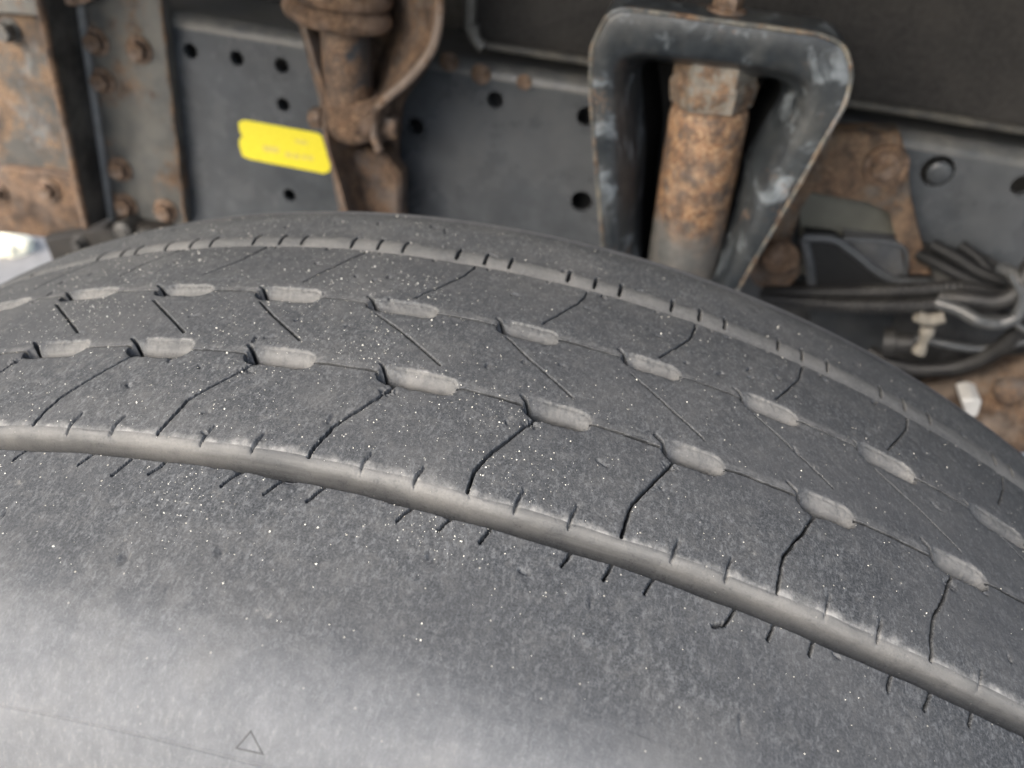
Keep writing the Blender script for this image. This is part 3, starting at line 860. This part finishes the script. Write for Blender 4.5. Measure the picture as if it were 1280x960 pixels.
# knuckle round the pin
kn = at(437, 158, XS)
kl = rounded([at(404, 128, XS - .02), at(468, 131, XS - .02), at(472, 150, XS - .02), at(466, 178, XS - .02), at(440, 186, XS - .02), at(414, 176, XS - .02), at(404, 155, XS - .02)], .008)
g = G(); g.prism(kl, XS - .022, XS + .022, .006); g.obj('knuckle', M_RUSTY, st, angle=60)
pa, pb = at(388, 146, XS), at(498, 160, XS)
g = G(); g.tube([pa, pb], .0048, 14); g.obj('pin', M_RUSTY, st)
ax = (pb - pa).normalized()
for c, r, w in ((pa, .0085, .010), (pb, .0095, .011)):
    s_ = 1 if c is pb else -1
    g = G(); g.tube([c - ax * s_ * w * 1.0, c - ax * s_ * .002, c], [r, r, r * .75], 6); n_ = g.obj('pin_nut', M_BOLT, st, angle=25)
G().tube([pb - ax * .024, pb - ax * .0112], [.0125, .0125], 18).obj('pin_washer', M_RUSTB, st)

# sheet bracket: left arm, right ear, lower bar
br = thing('strut_bracket', at(460, 255, .44), 'brown rusty sheet bracket with flared right ear holding the spring strut', 'bracket')
def strip(name, front, back, mat, th=.0035):
    n = len(front)
    g = G(); loops = []
    for i in range(n):
        f, b = front[i], back[i]
        t = (front[min(i + 1, n - 1)] - front[max(i - 1, 0)]).normalized()
        nn = t.cross((b - f).normalized()).normalized() * th
        loops.append([f, b, b + nn, f + nn])
    g.loft(loops)
    return g.obj(name, mat, br, bevel=0, angle=40)
fr = px_path([(366, -30), (370, 5), (384, 58), (400, 112), (402, 150), (408, 190), (420, 228), (432, 275), (440, 300)], .405)
bk = [Vector((XF - .001, p.y - .012, p.z - .002)) for p in fr]
strip('left_arm', fr, bk, M_RUSTB)
fr = px_path([(547, -40), (550, 0), (549, 30), (538, 66), (510, 100), (484, 122), (470, 138), (467, 158), (470, 176), (476, 188)], [.395, .395, .395, .397, .4, .402, .404, .405, .405, .405])
bk = px_path([(478, -45), (480, 0), (478, 35), (470, 66), (460, 92), (454, 112), (452, 128), (454, 150), (458, 176), (466, 196)], [.470] * 10)
ear = strip('flared_ear', fr, bk, M_RUSTB)
G().tube([p + Vector((-.001, 0, 0)) for p in fr], .0036, 10).obj('ear_rim', metal('lit_rim_rust', (.15, .115, .092), .5, .5, .4, 60, 1.4, (.23, .18, .145), .3, 0, .5), br)  # rusty rim coloured lighter to paint in its lit edge
# back plate and the bar that goes down behind the tyre
g = G(); g.prism([at(372, -40, .462), at(548, -40, .462), at(552, 20, .462), at(530, 90, .462), at(500, 130, .462), at(494, 185, .462), at(500, 300, .462), at(430, 300, .462), at(410, 200, .462), at(396, 120, .462), at(372, 30, .462)], .462, .474, .002)
g.obj('back_plate', M_RUSTB, br)
g = G(); g.prism([at(424, 190, .435), at(478, 190, .435), at(500, 220, .435), at(501, 310, .435), at(440, 310, .435), at(428, 250, .435)], .435, .455, .004)
g.obj('lower_bar', metal('dark_brown_rust', (.075, .055, .045), .62, .5, .5, 66, .9, (.20, .16, .13)), br)

# --- textured dark panel over the rail
XL = .470
lin = thing('liner_panel', at(900, 60, XL), 'rough black textured panel above the frame rail at the upper right', 'panel')
zl = .969
y0 = at(592, 30, XL).y
sec = [(y0 - .010, zl), (y0 - .003, zl + .005), (y0, zl + .016), (y0 + .004, zl + .06), (y0 + .006, 1.5)]
g = G()
o_ = [Vector((XL, y, z)) for y, z in sec] + [Vector((XL, -1.2, 1.5)), Vector((XL, -1.2, zl))]
g.prism(o_, XL, XL + .03, .004); g.obj('panel_face', M_LINER, lin, angle=50)
g = G(); g.tube(smooth_path([Vector((XL - .001, y, z)) for y, z in sec], 6), .0052, 12); g.obj('rolled_edge', plain('scuffed_black', (.075, .075, .072), .42, .4, 150, .2, .5), lin)
g = G(); g.tube([Vector((XL - .001, y0 - .012, zl + .002)), Vector((XL - .001, -.35, zl + .0025)), Vector((XL - .001, -1.2, zl + .002))], .0035, 10); g.obj('bottom_seam', metal('dusty_seam', (.03, .03, .029), .05, .7, .6, 71, 2.6, (.11, .103, .085)), lin)
# dark backdrop beam added to keep the gap beyond the rail black
bm_ = thing('backdrop_beam', (.60, 0, .96), 'black backdrop beam added to darken the gap behind the strut and rail top', 'beam')
g = G(); g.box((.585, -1.2, .90), (.64, .75, 1.5)); g.obj('backdrop_side', M_DARK, bm_, bevel=.004)
g = G(); g.box((.570, .20, .957), (.5849, .75, .985)); g.obj('backdrop_foot', M_FLANGE, bm_, bevel=.003)

# unseen wheel arch, added over the tyre to keep zenith light off the tread
arch = thing('shade_arch', HUB + Vector((.2, 0, .80)), 'unseen black wheel arch sheet added over the tyre to shade the tread', 'wheel arch')
g = G(); loops = []
for a in np.linspace(R_(-48), R_(48), 41):
    s_, c_ = math.sin(a), math.cos(a)
    loops.append([HUB + Vector((x, r * s_, r * c_)) for x, r in ((.02, .80), (.02, .82), (.568, .82), (.568, .80))])
g.loft(loops); g.obj('shade_arch_sheet', M_LINER, arch)

# --- shock absorber mount
XM = .335
mt = thing('shock_mount', at(900, 40, XM), 'blue black pressed steel mount with chipped rusty rim framing the shock absorber', 'mount')
outer = [(758, 18), (778, 10), (1030, 43), (1058, 58), (1067, 92), (1058, 130), (1030, 178), (990, 250), (945, 325), (905, 395), (800, 420), (758, 400), (752, 300), (745, 220), (737, 120), (738, 60)]
inn = [(779, 78), (800, 73), (960, 92), (992, 98), (1008, 112), (1006, 135), (985, 180), (955, 240), (925, 305), (890, 380), (805, 410), (785, 395), (776, 300), (773, 220), (770, 130), (770, 92)]
def ring_loop(l, X, grow=0.0, r=.006):
    P = [at(p[0], p[1], XM) for p in l]
    c = at(895, 200, XM)
    out = []
    for p in P:
        d = (p - c); d.x = 0
        q = p + d.normalized() * grow
        out.append(Vector((X, q.y, q.z)))
    return rounded(out, r, 4)
loops = [ring_loop(outer, .375, .001), ring_loop(outer, XM + .004, .0008), ring_loop(outer, XM + .001, -.0012), ring_loop(outer, XM, -.004),
         ring_loop(inn, XM, .010), ring_loop(inn, XM + .0015, .005), ring_loop(inn, XM + .006, .001), ring_loop(inn, XM + .014, -.004), ring_loop(inn, .362, -.010), ring_loop(inn, .385, -.015), ring_loop(inn, .410, -.019), ring_loop(inn, .440, -.024)]
g = G(); g.loft(loops[:10], True, False, False); g.obj('pressed_frame', M_MOUNT, mt, angle=60)
M_RECESS = plain('recess_shade_black', (.007, .0075, .008), .62, .4, 90, .3, .25, .3, (.03, .028, .025))  # near-black colour that paints the shade inside the recess
g = G(); g.loft(loops[9:], True, False, True); g.obj('recess', M_RECESS, mt, angle=60)
# bright chipped rim
M_CHIP = metal('chipped_rim', (.035, .043, .048), .45, .3, .45, 75, 2.0, (.24, .215, .165), .3, .3, .6)
rim = ring_loop(outer, XM + .0012, -.0006)
g = G(); g.tube(rim + [rim[0]], .0016, 8); g.obj('chipped_rim', M_CHIP, mt)
g = G(); g.box((.4405, at(935, 200, .43).y, .80), (.4795, at(790, 200, .43).y, .94)); g.obj('mount_back', M_MOUNT, mt)
# stud on top
p = at(907, 18, .362)
G().tube([p + Vector((0, 0, -.004)), p + Vector((0, 0, .0035)), p + Vector((0, 0, .004))], [.0125, .0125, .010], 20).obj('stud_washer', M_BOLT, mt)
G().tube([p + Vector((0, 0, .0035)), p + Vector((0, 0, .0125)), p + Vector((0, 0, .014))], [.0092, .0092, .0075], 6).obj('stud_nut', M_BOLT, mt, angle=25)
G().tube([p + Vector((0, 0, .012)), p + Vector((0, 0, .03))], .005, 14).obj('stud', M_BOLT, mt)

sh = thing('shock_absorber', at(850, 330, .372), 'rust flaked steel shock absorber tube hanging inside the blue black mount', 'shock absorber')
XA = .372
t0, t1 = at(888, 132, XA), at(828, 470, XA)
d = (t1 - t0).normalized()
rr = .0268
g = G(); g.tube([t0 - d * .0008, t0 + d * .0016, t0 + d * .006, t0 + d * .09, t1], [rr * .86, rr * .97, rr, rr * 1.0, rr * .98], 40)
g.obj('shock_tube', metal('flaking_shock_paint', (.105, .108, .105), .72, .2, .32, 81, 1.3, (.33, .27, .215), .6, 0, .2, (.015, .07), ((.045, .032, .026), (.19, .092, .042), (.40, .27, .155))), sh)
u0 = at(898, 66, XA); u1 = t0.copy(); dd = (u1 - u0)
g = G(); g.tube([u0, u0 + dd * .1, u0 + dd * .45, u0 + dd * .55, u0 + dd * .95], [.026, .0275, .0275, .0295, .0275], 6); g.obj('collar', metal('collar_rust', (.13, .125, .11), .55, .6, .55, 90, 1.6, (.24, .21, .17)), sh, angle=25)
G().tube([u0 - dd.normalized() * .02, u0], .012, 16).obj('rod', M_BOLT, sh)

# --- rusty hanger bracket on the right, box, clip, hoses
XR = .452
hb = thing('hanger_bracket', at(1080, 210, XR), 'flaky orange rusty hanger bracket bolted to the rail right of the mount', 'bracket')
leg = [(960, 178), (1000, 166), (1060, 168), (1126, 168), (1134, 196), (1140, 250), (1152, 300), (1168, 352), (1136, 352), (1124, 300), (1116, 262), (1088, 250), (1050, 243), (1012, 236), (996, 262), (985, 300), (978, 340), (940, 350), (930, 280)]
g = G(); g.prism([at(*p, XR) for p in leg], XR, XF - .0005, .003); g.obj('bracket_plate', metal('heavy_flaky_rust', (.075, .066, .058), .58, .4, .5, 95, 1.0, (.25, .175, .11), .8, 0, .4), hb, angle=50)
p = at(1107, 207, XR); dome(p, .0125, .007).obj('round_bolt', M_BOLT, hb, loc=p)
G().tube([p + Vector((-.0003, 0, 0)), p + Vector((-.003, 0, 0))], [.017, .0165], 22).obj('bolt_washer', M_RUSTY, hb)
p = at(976, 322, XR - .012); dome(p, .015, .008).obj('lower_bolt', M_RUSTY, hb, loc=p)
p2 = at(968, 335, XR - .004); G().tube([p2, p2 + Vector((.012, 0, 0))], [.021, .021], 20).obj('lower_washer', M_RUSTB, hb)
bx = thing('olive_box', at(1060, 300, .47), 'smooth olive grey box face seen through the rusty hanger bracket', 'box')
g = G(); g.prism(rounded([at(998, 238, .466), at(1118, 254, .466), at(1140, 345, .466), at(1000, 345, .466)], .003), .466, .479, .0015); g.obj('box_face', M_OLIVE, bx)
cp = thing('ribbed_clip', at(1080, 330, .44), 'black ribbed plastic clip over the olive box and behind the hoses', 'clip')
XC_ = .440
g = G(); g.prism(rounded([at(1006, 296, XC_), at(1044, 300, XC_), at(1108, 348, XC_), at(1168, 352, XC_), at(1168, 366, XC_), at(1012, 366, XC_)], .002), XC_, XC_ + .02, .001); g.obj('clip_body', M_BLACK, cp)
M_CLIPE = plain('worn_clip_edge', (.058, .062, .066), .42, .2, 200, .1)
g = G(); g.tube(px_path([(1004, 297), (1040, 299), (1062, 312), (1112, 348), (1166, 354)], XC_ - .001, 5), .0036, 10); g.obj('raised_rib', M_CLIPE, cp)
g = G(); g.prism(rounded([at(1054, 298, .446), at(1126, 306, .446), at(1132, 344, .446), at(1114, 346, .446)], .0025), .446, .4655, .001); g.obj('wedge_plate', plain('slate_plastic', (.060, .064, .071), .35, .15, 200, .1, .2), cp)
g = G(); g.tube(px_path([(1054, 299), (1126, 307), (1132, 344)], .445, 5), .0018, 8); g.obj('wedge_edge', M_CLIPE, cp)
g = G(); g.tube(px_path([(1004, 296), (1012, 330), (1016, 372)], XC_, 5), .004, 10); g.obj('side_rib', M_CLIPE, cp)

# black plate put in as the dark hollow behind the hoses
hol = thing('hollow_filler', at(1180, 400, .47), 'black plate filling in the dark hollow behind the tangle of hoses', 'dark plate')
g = G(); g.prism(rounded([at(960, 366, .462), at(1160, 352, .462), at(1150, 312, .462), at(1240, 330, .462), at(1330, 380, .462), at(1330, 480, .462), at(1200, 500, .462), at(1040, 460, .462)], .006), .462, .4785, .002); g.obj('hollow_plate', M_DARK, hol, angle=50)
g = G(); g.prism(rounded([at(1010, 372, .45), at(1118, 384, .45), at(1104, 470, .45), at(1020, 470, .45)], .004), .45, .4618, .002); g.obj('grey_cover', plain('slate_cover', (.026, .03, .034), .45, .2, 100, .1, .2), hol)

def conduit(path, r, ridge, pitch=.0042):
    path = [Vector(p) for p in path]
    L = [0.0]
    for a, b in zip(path[:-1], path[1:]): L.append(L[-1] + (b - a).length)
    n = int(L[-1] / pitch) * 4
    P, Rr = [], []
    for k in range(n + 1):
        t = L[-1] * k / n
        i = min(np.searchsorted(L, t, 'right') - 1, len(path) - 2)
        P.append(path[i].lerp(path[i + 1], (t - L[i]) / (L[i + 1] - L[i]))); Rr.append(r + (ridge if k % 4 in (0, 1) else 0))
    return G().tube(P, Rr, 14)
def hose(label, path, X, r, mat, corr=False, cat='hose', grp=None, name='hose'):
    pts = px_path(path, X, 8)
    g = conduit(pts, r, .0009) if corr else G().tube(pts, r, 14)
    return tag(g.obj(name, mat, None, loc=pts[0]), label, cat, grp)
hose('upper corrugated hose running level under the ribbed clip', [(955, 366), (1010, 366), (1080, 365), (1150, 362), (1200, 360), (1250, 372), (1310, 392)], [.425, .42, .415, .41, .41, .42, .43], .0056, M_HOSE, True, name='corrugated_hose')
hose('lower corrugated hose running beside and just beneath the other', [(950, 372), (1010, 378), (1070, 382), (1140, 382), (1190, 380), (1240, 392), (1310, 420)], [.42, .412, .405, .402, .402, .41, .42], .0055, M_HOSE, True, name='corrugated_hose')
hose('smooth dark hose that runs right from the corrugated hoses and bends up', [(1176, 372), (1210, 374), (1244, 377), (1268, 368), (1282, 345), (1300, 320)], [.405, .398, .395, .395, .4, .41], .0076, M_HOSE)
hose('shiny pale grey hose sagging in a curve below the dark hoses', [(1170, 378), (1200, 388), (1222, 400), (1248, 404), (1270, 396), (1278, 372), (1268, 345), (1250, 335)], [.40, .392, .385, .385, .385, .39, .40, .41], .0050, M_TUBE)
hose('thin black hose slanting down from the rail to the hose tangle', [(1148, 318), (1180, 334), (1215, 352), (1250, 366), (1290, 372)], [.45, .435, .425, .42, .42], .0048, M_BLACK)
hose('second thin black hose slanting above the first towards the right edge', [(1165, 306), (1195, 322), (1228, 342), (1262, 352), (1300, 350)], [.455, .445, .435, .43, .43], .0052, M_BLACK)
hose('short black cable crossing the dark hollow top right of hoses', [(1200, 306), (1222, 322), (1240, 340), (1270, 346)], [.457, .45, .442, .44], .0045, M_BLACK, cat='cable', name='cable')
hose('big dusty black hose making a low loop above the rusty axle', [(1086, 440), (1115, 455), (1150, 462), (1200, 458), (1242, 440), (1272, 414), (1300, 384)], [.43, .42, .415, .41, .405, .40, .40], .0062, M_HOSE)
hose('slim grey pipe inside the low loop of black hose', [(1110, 422), (1150, 424), (1190, 432), (1225, 436), (1255, 432), (1290, 425)], [.42, .415, .41, .41, .41, .41], .0033, M_TUBE, cat='pipe', name='pipe')
hose('thin grey wire hooking round the hose bend at the right edge', [(1262, 342), (1276, 372), (1268, 398), (1280, 412), (1310, 420)], [.39, .385, .383, .385, .39], .0022, M_TUBE, cat='wire', name='wire')
# pipe union and its beige wrap
un = thing('pipe_union', at(1118, 425, .42), 'grey pipe union with dirty beige tape at the foot of the hoses', 'union')
M_TAPE = plain('dirty_beige_tape', (.21, .19, .155), .7, .25, 150, .3, .3)
a_, b_2 = at(1104, 428, .418), at(1142, 430, .414)
g = G(); g.tube([a_, a_.lerp(b_2, .4), a_.lerp(b_2, .42), b_2], [.0125, .0125, .009, .0088], 16); g.obj('union_body', M_HOSE, un, angle=30)
g = G(); g.tube(px_path([(1160, 408), (1156, 424), (1148, 440)], .402, 4), [.0048 + .0012 * math.sin(k) for k in range(9)], 10); g.obj('tape_tail', M_TAPE, un)
g = G(); g.tube(px_path([(1146, 394), (1160, 400), (1180, 396)], .398, 4), .0050, 10); g.obj('tape_wrap', M_TAPE, un)

# --- rusty axle lump at lower right
axl = thing('axle_beam', at(1250, 500, .5), 'big brown rusty axle beam below the hoses at the right edge', 'axle')
XX = .47
g = G(); g.tube([at(1040, 560, .425), at(1120, 540, .425), at(1190, 518, .425), at(1250, 506, .425), at(1320, 502, .425), at(1440, 500, .425)], [.036, .038, .036, .041, .043, .043], 20); g.obj('beam', metal('axle_rust', (.07, .058, .05), .56, .6, .65, 101, .8, (.27, .20, .145), .8, 0, .6), axl)
for (px, py, X, r) in ((1262, 486, .387, .012),):
    p = at(px, py, X)
    dome(p, r, r * .7).obj('casting_boss', M_RUSTB, axl, loc=p)
wt = thing('white_tag', at(1216, 508, .37), 'small clean white plastic tag peeping over the tyre edge by the axle', 'tag')
p = [at(1202, 501, .365), at(1216, 498, .365), at(1228, 502, .365), at(1222, 522, .365), at(1208, 522, .365)]
g = G(); g.prism(rounded(p, .002), .365, .388, .0015); g.obj('tag_body', plain('white_plastic', (.55, .54, .51), .4, .06), wt)

# --- cream shape added as a sunlit patch of ground beyond the truck, bottom left
sk = at_z(14, 311, 0)
M_SUNPATCH = plain('sunlit_patch_cream', (.85, .80, .62), .5, .06, 30, .1)
rr_ = random.Random(4)
g = G(); loops = []
for k, (a, h) in enumerate(((1, .001), (1.08, .012), (.9, .026), (.6, .034), (.25, .037))):
    loops.append([(sk.x + a * .045 * math.cos(t * math.pi / 9) * rr_.uniform(.75, 1.25), sk.y + a * .055 * math.sin(t * math.pi / 9) * rr_.uniform(.75, 1.25), h * rr_.uniform(.85, 1.15)) for t in range(18)])
g.loft(loops)
o = g.obj('sunlit_patch', M_SUNPATCH, None, loc=(sk.x, sk.y, 0), angle=20)
tag(o, 'raised cream shape standing for a sunlit patch on the pale ground beyond the rusty panel', 'bag')  # not a bag: shape added as a sunlit patch
